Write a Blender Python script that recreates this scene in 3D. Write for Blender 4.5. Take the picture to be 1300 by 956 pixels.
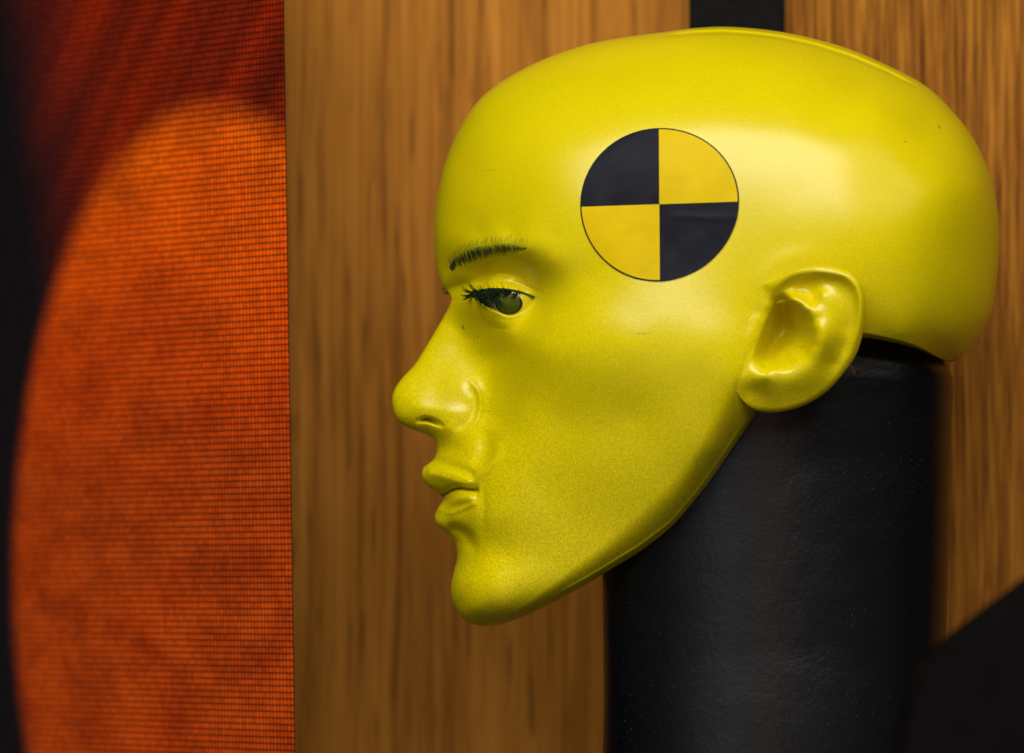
import bpy, math, random
import numpy as np
from mathutils import Vector, Euler

for o in list(bpy.data.objects):
    bpy.data.objects.remove(o, do_unlink=True)
scene = bpy.context.scene
COL = scene.collection
random.seed(7)
rng = np.random.default_rng(7)

# ------------------------------------------------------------------ scale and camera
S = 0.00027          # metres per photo pixel in the head's mid plane
D = 2.2              # camera distance from the mid plane
ZC = 0.22            # height of the optical axis
CU, CV = 650.0, 478.0

cam_d = bpy.data.cameras.new("camera")
cam = bpy.data.objects.new("camera", cam_d)
COL.objects.link(cam)
cam.location = (0, -D, ZC)
cam.rotation_euler = (math.pi / 2, 0, 0)
cam_d.sensor_width = 36.0
cam_d.lens = 36.0 * D / (1300 * S)
cam_d.clip_start = 0.05
cam_d.clip_end = 50.0
cam_d.dof.use_dof = True
cam_d.dof.focus_distance = D - 0.035
cam_d.dof.aperture_fstop = 7.2
cam_d.dof.aperture_blades = 8
scene.camera = cam

# ------------------------------------------------------------------ light (indoor exhibition light)
world = bpy.data.worlds.new("World")
scene.world = world
world.use_nodes = True
bg = world.node_tree.nodes["Background"]
bg.inputs[0].default_value = (0.95, 0.92, 0.90, 1)
bg.inputs[1].default_value = 0.012


def area(name, loc, target, sx, sy, power, color):
    l = bpy.data.lights.new(name, 'AREA')
    l.shape = 'RECTANGLE'
    l.size = sx
    l.size_y = sy
    l.energy = power
    l.color = color
    o = bpy.data.objects.new(name, l)
    COL.objects.link(o)
    o.location = loc
    o.rotation_euler = (Vector(target) - Vector(loc)).to_track_quat('-Z', 'Y').to_euler()
    return o


HEADC = (0.05, 0.0, ZC)
area("window_key_light", (-0.33, -2.12, ZC + 1.46), HEADC, 2.4, 1.75, 96, (1.0, 0.985, 0.97))
area("ceiling_light", (1.05, -1.15, ZC + 0.95), (0.10, 0.10, ZC), 1.3, 1.3, 6.5, (1.0, 0.93, 0.82))
area("cool_side_light", (-0.62, -2.25, ZC - 0.05), HEADC, 0.32, 0.8, 0.75, (0.66, 0.80, 1.0))
area("warm_side_light", (-0.02, -2.6, ZC - 0.30), HEADC, 0.16, 0.8, 0.9, (1.0, 0.50, 0.26))

scene.render.engine = 'CYCLES'
scene.view_settings.view_transform = 'Standard'
scene.view_settings.look = 'None'
scene.view_settings.exposure = 0.0
scene.view_settings.gamma = 1.0
scene.view_settings.use_curve_mapping = False


# ------------------------------------------------------------------ material helpers
def new_mat(name):
    m = bpy.data.materials.new(name)
    m.use_nodes = True
    nt = m.node_tree
    return m, nt, nt.nodes["Principled BSDF"]


def N(nt, kind, **kw):
    n = nt.nodes.new(kind)
    for k, v in kw.items():
        setattr(n, k, v)
    return n


def ramp(nt, stops):
    r = N(nt, "ShaderNodeValToRGB")
    e = r.color_ramp.elements
    while len(e) > 1:
        e.remove(e[-1])
    e[0].position = stops[0][0]
    e[0].color = (*stops[0][1], 1)
    for p, c in stops[1:]:
        x = e.new(p)
        x.color = (*c, 1)
    return r


def math_n(nt, op, a, b=None, clamp=False):
    n = N(nt, "ShaderNodeMath", operation=op)
    n.use_clamp = clamp
    for i, v in enumerate((a, b)):
        if v is None:
            continue
        if isinstance(v, (int, float)):
            n.inputs[i].default_value = v
        else:
            nt.links.new(v, n.inputs[i])
    return n.outputs[0]


def mix_rgb(nt, fac, a, b, blend='MIX'):
    n = N(nt, "ShaderNodeMix", data_type='RGBA', blend_type=blend)
    for sock, v in ((n.inputs[0], fac), (n.inputs[6], a), (n.inputs[7], b)):
        if isinstance(v, (int, float)):
            sock.default_value = v
        elif isinstance(v, tuple):
            sock.default_value = (*v, 1)
        else:
            nt.links.new(v, sock)
    return n.outputs[2]


def noise(nt, vec, scale, detail=2.0, rough=0.5, dist=0.0):
    n = N(nt, "ShaderNodeTexNoise")
    n.inputs["Scale"].default_value = scale
    n.inputs["Detail"].default_value = detail
    n.inputs["Roughness"].default_value = rough
    n.inputs["Distortion"].default_value = dist
    nt.links.new(vec, n.inputs["Vector"])
    return n.outputs[0]


def objco(nt, scale=(1, 1, 1), loc=(0, 0, 0)):
    tc = N(nt, "ShaderNodeTexCoord")
    mp = N(nt, "ShaderNodeMapping")
    mp.inputs["Scale"].default_value = scale
    mp.inputs["Location"].default_value = loc
    nt.links.new(tc.outputs["Object"], mp.inputs["Vector"])
    return mp.outputs[0]


def bump(nt, bsdf, heights, dist=0.001):
    prev = None
    for h, st, dd in heights:
        b = N(nt, "ShaderNodeBump")
        b.inputs["Strength"].default_value = st
        b.inputs["Distance"].default_value = dd
        nt.links.new(h, b.inputs["Height"])
        if prev is not None:
            nt.links.new(prev, b.inputs["Normal"])
        prev = b.outputs[0]
    nt.links.new(prev, bsdf.inputs["Normal"])


# yellow paint with fine flake speckle, scuffs and an airbrushed green tint by the brow
def mat_yellow():
    m, nt, b = new_mat("yellow_satin_paint")
    co = objco(nt)
    fine = noise(nt, co, 1500, 2.0, 0.6)
    mid = noise(nt, co, 24, 4.0, 0.55)
    fr = ramp(nt, [(0.30, (0, 0, 0)), (0.70, (1, 1, 1))])
    nt.links.new(fine, fr.inputs[0])
    sep = N(nt, "ShaderNodeSeparateXYZ")
    nt.links.new(co, sep.inputs[0])
    amp = N(nt, "ShaderNodeMapRange")            # speckle painted to follow the light: faint up top, stronger down the shaded jaw
    amp.inputs[1].default_value = ZC + 0.06
    amp.inputs[2].default_value = ZC - 0.06
    amp.inputs[3].default_value = 0.28
    amp.inputs[4].default_value = 1.0
    nt.links.new(sep.outputs[2], amp.inputs[0])
    spk = math_n(nt, 'ADD', 0.5, math_n(nt, 'MULTIPLY', math_n(nt, 'SUBTRACT', fr.outputs[0], 0.5), amp.outputs[0]))
    c1 = mix_rgb(nt, spk, (0.49, 0.388, 0.0003), (0.79, 0.626, 0.0006))
    mr = ramp(nt, [(0.35, (0.93, 0.95, 0.9)), (0.7, (1.0, 1.0, 1.0))])
    nt.links.new(mid, mr.inputs[0])
    c2 = mix_rgb(nt, 1.0, c1, mr.outputs[0], 'MULTIPLY')
    # sparse scuff specks
    vo = N(nt, "ShaderNodeTexVoronoi")
    vo.inputs["Scale"].default_value = 75
    nt.links.new(co, vo.inputs["Vector"])
    gate = noise(nt, co, 38, 1.0)
    speck = math_n(nt, 'MULTIPLY', math_n(nt, 'LESS_THAN', vo.outputs["Distance"], 0.060),
                   math_n(nt, 'GREATER_THAN', gate, 0.57))
    c3 = mix_rgb(nt, math_n(nt, 'MULTIPLY', speck, 0.6), c2, (0.10, 0.09, 0.01))
    sc = N(nt, "ShaderNodeMapping")
    sc.inputs["Rotation"].default_value = (0, math.radians(38), 0)
    sc.inputs["Scale"].default_value = (40, 40, 520)
    nt.links.new(co, sc.inputs["Vector"])
    scr_n = noise(nt, sc.outputs[0], 1.0, 1.0)
    scr_g = noise(nt, co, 30, 2.0)
    scratch = math_n(nt, 'MULTIPLY', math_n(nt, 'GREATER_THAN', scr_n, 0.735), math_n(nt, 'GREATER_THAN', scr_g, 0.585))
    c3 = mix_rgb(nt, math_n(nt, 'MULTIPLY', scratch, 0.25), c3, (0.16, 0.13, 0.01))
    at = N(nt, "ShaderNodeAttribute", attribute_name="tint")
    c4 = mix_rgb(nt, at.outputs["Fac"], c3, (0.25, 0.36, 0.012))
    nt.links.new(c4, b.inputs["Base Color"])
    rr = N(nt, "ShaderNodeMapRange")
    rr.inputs[3].default_value = 0.22
    rr.inputs[4].default_value = 0.29
    nt.links.new(mid, rr.inputs[0])
    nt.links.new(rr.outputs[0], b.inputs["Roughness"])
    b.inputs["IOR"].default_value = 1.5
    b.inputs["Specular IOR Level"].default_value = 0.43
    big = noise(nt, co, 9, 2.0)
    bump(nt, b, [(fine, 0.16, 0.00025), (big, 0.25, 0.002)])
    return m


def mat_simple(name, col, rough, fine_scale=900, fine_bump=0.1, var=0.25, ior=1.5, bdist=0.0003, spec=0.5):
    m, nt, b = new_mat(name)
    b.inputs["Specular IOR Level"].default_value = spec
    co = objco(nt)
    n1 = noise(nt, co, 60, 4.0, 0.6)
    n2 = noise(nt, co, fine_scale, 2.0, 0.6)
    r = ramp(nt, [(0.3, tuple(c * (1 - var) for c in col)), (0.7, tuple(min(1, c * (1 + var)) for c in col))])
    nt.links.new(n1, r.inputs[0])
    nt.links.new(r.outputs[0], b.inputs["Base Color"])
    rr = N(nt, "ShaderNodeMapRange")
    rr.inputs[3].default_value = max(0.02, rough - 0.06)
    rr.inputs[4].default_value = rough + 0.08
    nt.links.new(n1, rr.inputs[0])
    nt.links.new(rr.outputs[0], b.inputs["Roughness"])
    b.inputs["IOR"].default_value = ior
    bump(nt, b, [(n2, fine_bump, bdist)])
    return m


M_YELLOW = mat_yellow()
M_STY = mat_simple("sticker_yellow_vinyl", (0.61, 0.42, 0.003), 0.38, 70, 0.35, 0.08, spec=0.04, bdist=0.0012)
M_STB = mat_simple("sticker_black_vinyl", (0.010, 0.010, 0.014), 0.38, 70, 0.35, 0.3, spec=0.05, bdist=0.0012)
M_BROW = mat_simple("brow_green_paint", (0.030, 0.048, 0.012), 0.5, 900, 0.1, 0.4)
M_BROW2 = mat_simple("brow_olive_paint", (0.30, 0.275, 0.008), 0.5, 900, 0.1, 0.3)
M_LASH = mat_simple("lash_dark_green", (0.008, 0.015, 0.004), 0.5, 900, 0.1, 0.4, spec=0.12)
M_IRIS = mat_simple("iris_olive_paint", (0.062, 0.068, 0.005), 0.4, 900, 0.1, 0.5, spec=0.06)
M_PUPIL = mat_simple("iris_rim_black", (0.008, 0.010, 0.006), 0.3)
M_SCLERA = mat_simple("eye_pale_yellow_paint", (0.60, 0.47, 0.006), 0.35, 900, 0.08, 0.08, spec=0.3)
M_OCHRE = mat_simple("ochre_matte", (0.20, 0.075, 0.008), 0.5)


def mat_neck():
    m, nt, b = new_mat("black_textured_plastic")
    co = objco(nt)
    peel = noise(nt, co, 420, 2.0, 0.5)
    peel2 = noise(nt, co, 900, 1.0, 0.5)
    lump = noise(nt, co, 28, 2.0, 0.5)
    dust = noise(nt, co, 1100, 2.0, 0.7)
    dgate = noise(nt, co, 30, 3.0, 0.6)
    f = math_n(nt, 'MULTIPLY', math_n(nt, 'GREATER_THAN', dust, 0.70), math_n(nt, 'GREATER_THAN', dgate, 0.53))
    c = mix_rgb(nt, math_n(nt, 'MULTIPLY', f, 0.28), (0.0022, 0.0021, 0.0024), (0.14, 0.13, 0.13))
    nt.links.new(c, b.inputs["Base Color"])
    rr = N(nt, "ShaderNodeMapRange")
    rr.inputs[3].default_value = 0.25
    rr.inputs[4].default_value = 0.35
    nt.links.new(dgate, rr.inputs[0])
    nt.links.new(rr.outputs[0], b.inputs["Roughness"])
    b.inputs["Specular IOR Level"].default_value = 0.38
    bump(nt, b, [(peel, 0.17, 0.0005), (peel2, 0.12, 0.0003), (lump, 0.3, 0.003)])
    return m


def mat_wood(name, light, mid, dark, freq, contrast, seed, warp=0.35, dashes=0.4):
    m, nt, b = new_mat(name)
    co = objco(nt, (1, 1, 1), (seed, 0, seed * 0.7))
    mp = N(nt, "ShaderNodeMapping")
    mp.inputs["Scale"].default_value = (freq, freq, freq * 0.03)
    nt.links.new(co, mp.inputs["Vector"])
    g1 = noise(nt, mp.outputs[0], 1.0, 4.0, 0.6, warp)
    mp2 = N(nt, "ShaderNodeMapping")
    mp2.inputs["Scale"].default_value = (freq * 0.28, freq * 0.28, freq * 0.018)
    nt.links.new(co, mp2.inputs["Vector"])
    g2 = noise(nt, mp2.outputs[0], 1.0, 3.0, 0.5, 0.6)
    mp3 = N(nt, "ShaderNodeMapping")
    mp3.inputs["Scale"].default_value = (freq * 1.3, freq * 1.3, freq * 0.10)
    nt.links.new(co, mp3.inputs["Vector"])
    g3 = noise(nt, mp3.outputs[0], 1.0, 1.0, 0.5)
    s = math_n(nt, 'ADD', math_n(nt, 'MULTIPLY', g1, 0.62), math_n(nt, 'MULTIPLY', g2, 0.38))
    lo, hi = 0.5 - 0.5 * contrast, 0.5 + 0.5 * contrast
    r = ramp(nt, [(lo, dark), (0.5, mid), (hi, light)])
    nt.links.new(s, r.inputs[0])
    dash = ramp(nt, [(0.62, (0, 0, 0)), (0.72, (1, 1, 1))])
    nt.links.new(g3, dash.inputs[0])
    c = mix_rgb(nt, math_n(nt, 'MULTIPLY', dash.outputs[0], dashes), r.outputs[0], tuple(x * 0.55 for x in dark))
    nt.links.new(c, b.inputs["Base Color"])
    b.inputs["Roughness"].default_value = 0.6
    b.inputs["Specular IOR Level"].default_value = 0.04
    bump(nt, b, [(s, 0.3, 0.0006)])
    return m


def obj_from(name, verts, faces, mat, parent=None, smooth=True):
    me = bpy.data.meshes.new(name)
    v = np.asarray(verts, dtype=np.float32)
    if isinstance(faces, np.ndarray):
        n, k = faces.shape
        me.vertices.add(len(v))
        me.vertices.foreach_set("co", v.ravel())
        me.loops.add(n * k)
        me.loops.foreach_set("vertex_index", faces.astype(np.int32).ravel())
        me.polygons.add(n)
        me.polygons.foreach_set("loop_start", np.arange(0, n * k, k, dtype=np.int32))
        me.update(calc_edges=True)
    else:
        me.from_pydata([tuple(x) for x in v], [], faces)
        me.update()
    me.polygons.foreach_set("use_smooth", np.full(len(me.polygons), smooth))
    me.validate()
    me.materials.append(mat)
    o = bpy.data.objects.new(name, me)
    COL.objects.link(o)
    if parent is not None:
        o.parent = parent
    return o


def tag(o, label, cat=None, kind=None, group=None):
    o["label"] = label
    if cat:
        o["category"] = cat
    if kind:
        o["kind"] = kind
    if group:
        o["group"] = group
    return o


def box_mesh(name, cx, cy, cz, sx, sy, sz, mat, parent=None, bevel=0.0, rot=None):
    import bmesh
    bm = bmesh.new()
    bmesh.ops.create_cube(bm, size=1.0)
    for v in bm.verts:
        v.co = Vector((v.co.x * sx, v.co.y * sy, v.co.z * sz))
    if bevel > 0:
        bmesh.ops.bevel(bm, geom=list(bm.edges), offset=bevel, segments=3, profile=0.5, affect='EDGES')
    me = bpy.data.meshes.new(name)
    bm.to_mesh(me)
    bm.free()
    me.materials.append(mat)
    o = bpy.data.objects.new(name, me)
    COL.objects.link(o)
    o.location = (cx, cy, cz)
    if rot:
        o.rotation_euler = rot
    if parent is not None:
        o.parent = parent
    return o


# ------------------------------------------------------------------ background
def wx(u, y=0.0):
    return (u - CU) * S * (D + y) / D


def wz(v, y=0.0):
    return ZC + (CV - v) * S * (D + y) / D


M_WOOD_L = mat_wood("smooth_oak_veneer", (0.53, 0.212, 0.028), (0.40, 0.150, 0.018), (0.20, 0.068, 0.008), 300, 0.32, 3.1, 1.1, 0.6)
M_WOOD_R = mat_wood("striped_oak_veneer", (0.42, 0.168, 0.018), (0.24, 0.085, 0.009), (0.070, 0.022, 0.003), 850, 0.30, 8.4, 0.15, 0.25)
YL, YR = 0.155, 0.10
xl0, xl1 = wx(330, YL), wx(1150, YL)
p = box_mesh("oak_panel", (xl0 + xl1) / 2, YL + 0.01, 0.35, xl1 - xl0, 0.02, 0.70, M_WOOD_L, bevel=0.0015)
tag(p, "plain blurred oak wall panel between the orange screen and the yellow face", "panel", group="oak wall panels")
xr0, xr1 = wx(938, YR), wx(2300, YR)
p = box_mesh("oak_panel", (xr0 + xr1) / 2, YR + 0.009, 0.35, xr1 - xr0, 0.018, 0.70, M_WOOD_R, bevel=0.0015)
tag(p, "oak panel with strong vertical stripes behind the back of the skull", "panel", group="oak wall panels")

M_FLOOR = mat_simple("dark_plinth_laminate", (0.03, 0.028, 0.026), 0.5)
f = box_mesh("plinth_floor", 0.0, -0.2, -0.01, 3.0, 1.6, 0.02, M_FLOOR)
f["kind"] = "structure"

# black webbing strap hanging behind the crown
def mat_strap():
    m, nt, b = new_mat("black_webbing")
    co = objco(nt)
    w = N(nt, "ShaderNodeTexWave", wave_type='BANDS', bands_direction='DIAGONAL')
    w.inputs["Scale"].default_value = 260
    nt.links.new(co, w.inputs["Vector"])
    n = noise(nt, co, 900, 2, 0.6)
    r = ramp(nt, [(0.3, (0.002, 0.002, 0.002)), (0.75, (0.010, 0.009, 0.008))])
    nt.links.new(n, r.inputs[0])
    nt.links.new(r.outputs[0], b.inputs["Base Color"])
    b.inputs["Roughness"].default_value = 0.75
    b.inputs["Specular IOR Level"].default_value = 0.08
    bump(nt, b, [(w.outputs[0], 0.5, 0.0005), (n, 0.4, 0.0004)])
    return m


ys = 0.095
sx0, sx1 = wx(875, ys), wx(996, ys)
st = box_mesh("black_strap", (sx0 + sx1) / 2, ys, 0.47, sx1 - sx0, 0.006, 0.46, mat_strap(), bevel=0.0012)
tag(st, "flat black webbing strap hanging behind the top of the yellow head", "strap")

# LED wall at the left, angled away from the camera
YAW = math.radians(55)
PITCH = 0.0022


def mat_screen():
    m, nt, b = new_mat("led_screen_glow")
    tc = N(nt, "ShaderNodeTexCoord")
    sp = N(nt, "ShaderNodeSeparateXYZ")
    nt.links.new(tc.outputs["Object"], sp.inputs[0])
    X, Z = sp.outputs[0], sp.outputs[2]
    # p: photo pixels left of the screen's right edge, q: photo row
    px = math_n(nt, 'MULTIPLY', X, math.cos(YAW) / S * 0.96)
    u = math_n(nt, 'ADD', px, 366.0)
    v = math_n(nt, 'SUBTRACT', CV, math_n(nt, 'DIVIDE', Z, S))
    cmb = N(nt, "ShaderNodeCombineXYZ")
    nt.links.new(u, cmb.inputs[0])
    nt.links.new(v, cmb.inputs[1])
    big = noise(nt, cmb.outputs[0], 0.008, 3.0, 0.55)
    big2 = noise(nt, cmb.outputs[0], 0.016, 3.0, 0.55)
    # orange dome
    du = math_n(nt, 'DIVIDE', math_n(nt, 'SUBTRACT', u, 258.0), 272.0)
    dv = math_n(nt, 'DIVIDE', math_n(nt, 'SUBTRACT', v, 745.0), 617.0)
    r2 = math_n(nt, 'ADD', math_n(nt, 'POWER', math_n(nt, 'ABSOLUTE', du), 2.0), math_n(nt, 'POWER', math_n(nt, 'ABSOLUTE', dv), 2.0))
    r = math_n(nt, 'SQRT', r2)
    dome = N(nt, "ShaderNodeMapRange", interpolation_type='SMOOTHSTEP')
    dome.inputs[1].default_value = 1.05
    dome.inputs[2].default_value = 0.94
    nt.links.new(r, dome.inputs[0])
    # inside colour: bright near the rim at the top, browner low down
    vf = N(nt, "ShaderNodeMapRange")
    vf.inputs[1].default_value = 120
    vf.inputs[2].default_value = 640
    nt.links.new(v, vf.inputs[0])
    ins = ramp(nt, [(0.0, (0.60, 0.085, 0.0002)), (0.30, (0.50, 0.056, 0.0002)), (0.62, (0.36, 0.034, 0.0006)), (1.0, (0.27, 0.030, 0.0012))])
    nt.links.new(math_n(nt, 'ADD', vf.outputs[0], math_n(nt, 'MULTIPLY', math_n(nt, 'SUBTRACT', big, 0.5), 1.0), True), ins.inputs[0])
    patch = ramp(nt, [(0.30, (0.60, 0.52, 0.6)), (0.58, (1.0, 1.0, 1.0)), (0.75, (1.08, 1.15, 1.1))])
    nt.links.new(big2, patch.inputs[0])
    insc = mix_rgb(nt, 1.0, ins.outputs[0], patch.outputs[0], 'MULTIPLY')
    # outside colour: dark red, blacker to the left, faint diagonal streaks
    dg = math_n(nt, 'ADD', math_n(nt, 'MULTIPLY', u, 0.010), math_n(nt, 'MULTIPLY', v, 0.0055))
    stk = N(nt, "ShaderNodeCombineXYZ")
    nt.links.new(math_n(nt, 'MULTIPLY', dg, 1.0), stk.inputs[0])
    sn = noise(nt, stk.outputs[0], 1.6, 2.0, 0.5)
    sr = ramp(nt, [(0.32, (0.055, 0.004, 0.0004)), (0.68, (0.19, 0.010, 0.0004))])
    nt.links.new(sn, sr.inputs[0])
    lf = N(nt, "ShaderNodeMapRange", interpolation_type='SMOOTHSTEP')
    lf.inputs[1].default_value = -35.0
    lf.inputs[2].default_value = 130.0
    nt.links.new(math_n(nt, 'SUBTRACT', u, math_n(nt, 'MULTIPLY', v, 0.14)), lf.inputs[0])
    outc = mix_rgb(nt, lf.outputs[0], (0.004, 0.003, 0.0035), sr.outputs[0])
    picc = mix_rgb(nt, dome.outputs[0], outc, insc)
    # diode grid: round lit dots, dark grille lines between the rows
    fx = math_n(nt, 'SUBTRACT', math_n(nt, 'FRACT', math_n(nt, 'DIVIDE', X, PITCH)), 0.5)
    fz = math_n(nt, 'SUBTRACT', math_n(nt, 'FRACT', math_n(nt, 'DIVIDE', Z, PITCH)), 0.5)
    dx2 = math_n(nt, 'MULTIPLY', math_n(nt, 'MULTIPLY', fx, fx), 0.75)
    dz2 = math_n(nt, 'MULTIPLY', math_n(nt, 'MULTIPLY', fz, fz), 1.15)
    dd = math_n(nt, 'SQRT', math_n(nt, 'ADD', dx2, dz2))
    dot = N(nt, "ShaderNodeMapRange", interpolation_type='SMOOTHSTEP')
    dot.inputs[1].default_value = 0.60
    dot.inputs[2].default_value = 0.30
    dot.inputs[3].default_value = 0.30
    dot.inputs[4].default_value = 1.22
    nt.links.new(dd, dot.inputs[0])
    # per-diode variation
    cell = N(nt, "ShaderNodeCombineXYZ")
    nt.links.new(math_n(nt, 'FLOOR', math_n(nt, 'DIVIDE', X, PITCH)), cell.inputs[0])
    nt.links.new(math_n(nt, 'FLOOR', math_n(nt, 'DIVIDE', Z, PITCH)), cell.inputs[1])
    wn = N(nt, "ShaderNodeTexWhiteNoise", noise_dimensions='2D')
    nt.links.new(cell.outputs[0], wn.inputs["Vector"])
    var = math_n(nt, 'ADD', math_n(nt, 'MULTIPLY', wn.outputs["Value"], 0.3), 0.85)
    nt.links.new(picc, b.inputs["Emission Color"])
    nt.links.new(math_n(nt, 'MULTIPLY', math_n(nt, 'MULTIPLY', dot.outputs[0], var), 1.15), b.inputs["Emission Strength"])
    b.inputs["Base Color"].default_value = (0.0012, 0.001, 0.001, 1)
    b.inputs["Roughness"].default_value = 0.9
    b.inputs["Specular IOR Level"].default_value = 0.05
    return m


scr = bpy.data.objects.new("led_screen", None)
COL.objects.link(scr)
scr.location = (wx(367, -0.01), -0.01, ZC)
scr.rotation_euler = (0, math.radians(0.0), 0)
scr.rotation_euler = Euler((0, math.radians(-1.6), -YAW), 'XYZ')
tag(scr, "angled LED video wall glowing orange and red at the left", "screen")
SW, SH = 0.36, 0.42
pn = obj_from("display", [(-SW, 0, -0.215), (0, 0, -0.215), (0, 0, SH - 0.2), (-SW, 0, SH - 0.2)], [(0, 1, 2, 3)], mat_screen(), scr, False)
M_CASE = mat_simple("screen_case_black", (0.008, 0.007, 0.006), 0.6, spec=0.1)
cs = box_mesh("cabinet", -SW / 2 - 0.018, 0.0115, 0.0025, SW - 0.034, 0.018, SH + 0.004, M_CASE, scr, bevel=0.0004)
box_mesh("rim", -SW / 2 - 0.001, 0.0006, 0.0025, SW, 0.0006, SH + 0.012, M_CASE, scr)

# ------------------------------------------------------------------ the head: side-view field of half-widths
# mid-line contour, photo pixels, from the nape over the crown to the chin (closed side) ...
TOP = [(1202.7, 460), (1216.5, 455), (1230, 443.7), (1244, 425), (1256.7, 400), (1264, 362), (1267.5, 318), (1266, 271), (1256.7, 226),
       (1238, 181), (1210, 143), (1174, 109), (1121, 81), (1076, 62), (1030.8, 49), (989.4, 40.5), (951.8, 36), (914, 34.2),
       (876.5, 36.5), (838.8, 41.5), (800, 46.5), (760, 53.3), (730, 61), (692.5, 74.5), (658, 91), (629.8, 108.5), (604.7, 131), (582.7, 165),
       (567, 200.8), (557.6, 234), (552.4, 266.7), (550.5, 292), (551.5, 315), (554, 336), (557.5, 352), (562, 363.5), (569, 371), (573.5, 377.5),
       (571, 388), (565, 399), (555, 416), (542, 438), (526, 463), (511, 479.5), (502, 492), (497.6, 505), (498.6, 519), (504, 532), (514, 540.5),
       (528.5, 547), (541, 551.5), (549.5, 557), (553.6, 565), (554, 573.5), (551, 582), (544.8, 588), (538.5, 593), (535.3, 600.5),
       (537.3, 609), (543.5, 617), (553, 624), (561, 629.2), (563.5, 632.2), (561.2, 637), (555.5, 645.5), (551.8, 656), (553.8, 665), (562, 672.8), (571, 679.5),
       (577, 688), (580.2, 700), (580, 711), (576.5, 724), (572.9, 740), (572.7, 754), (576.5, 768.4), (585.3, 782.3), (597.8, 791), (613, 795)]
# ... and the open lower rim along the jaw, under the ear and round the nape
BOT = [(633, 793.2), (650.6, 787), (680.7, 773.4), (710.8, 757.5), (741, 741), (765, 726), (809.5, 698.5), (850, 667), (886, 624), (917.4, 579),
       (944, 538), (966, 502), (995, 468), (1030, 444), (1064, 432), (1094.5, 430), (1129, 435.7), (1152, 441), (1170.5, 447.5), (1189, 455.5)]
BOTW = [24, 44, 73, 92, 107, 118, 138, 156, 177, 196, 209, 218, 222, 224, 222, 216, 196, 168, 130, 70]


def catmull(pts, n_per, closed=False):
    P = np.asarray(pts, float)
    out = []
    N_ = len(P)
    rngs = range(N_) if closed else range(N_ - 1)
    for i in rngs:
        p0 = P[(i - 1) % N_] if (closed or i > 0) else P[0]
        p1 = P[i]
        p2 = P[(i + 1) % N_]
        p3 = P[(i + 2) % N_] if (closed or i + 2 < N_) else P[-1]
        # centripetal
        t0 = 0.0
        t1 = t0 + max(1e-6, np.linalg.norm(p1 - p0)) ** 0.5
        t2 = t1 + max(1e-6, np.linalg.norm(p2 - p1)) ** 0.5
        t3 = t2 + max(1e-6, np.linalg.norm(p3 - p2)) ** 0.5
        t = np.linspace(t1, t2, n_per, endpoint=False)[:, None]
        A1 = (t1 - t) / (t1 - t0) * p0 + (t - t0) / (t1 - t0) * p1
        A2 = (t2 - t) / (t2 - t1) * p1 + (t - t1) / (t2 - t1) * p2
        A3 = (t3 - t) / (t3 - t2) * p2 + (t - t2) / (t3 - t2) * p3
        B1 = (t2 - t) / (t2 - t0) * A1 + (t - t0) / (t2 - t0) * A2
        B2 = (t3 - t) / (t3 - t1) * A2 + (t - t1) / (t3 - t1) * A3
        out.append((t2 - t) / (t2 - t1) * B1 + (t - t1) / (t2 - t1) * B2)
    if not closed:
        out.append(P[-1:])
    return np.vstack(out)


ALL3 = [(a, b, 0.0) for a, b in TOP] + [(a, b, w) for (a, b), w in zip(BOT, BOTW)]
dense = catmull([(a, b) for a, b, _ in ALL3], 24, closed=True)
wedge_ctrl = np.array([w for _, _, w in ALL3])
idx = np.arange(len(dense)) / 24.0
wed = np.interp(idx, np.arange(len(ALL3) + 1), np.append(wedge_ctrl, wedge_ctrl[0]))
seg = np.linalg.norm(np.diff(np.vstack([dense, dense[:1]]), axis=0), axis=1)
arc = np.concatenate([[0], np.cumsum(seg)])
# sampling density along the contour: fine over the face
mid = (dense + np.roll(dense, -1, 0)) / 2
dens = np.where((mid[:, 0] < 660) & (mid[:, 1] > 280), 0.85, 0.30)
cum = np.concatenate([[0], np.cumsum(seg * dens)])
NRAY = int(cum[-1])
tgt = np.linspace(0, cum[-1], NRAY, endpoint=False)
closedpts = np.vstack([dense, dense[:1]])
cu_ = np.interp(tgt, cum, closedpts[:, 0])
cv_ = np.interp(tgt, cum, closedpts[:, 1])
cw_ = np.interp(tgt, cum, np.append(wed, wed[0]))

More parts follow.
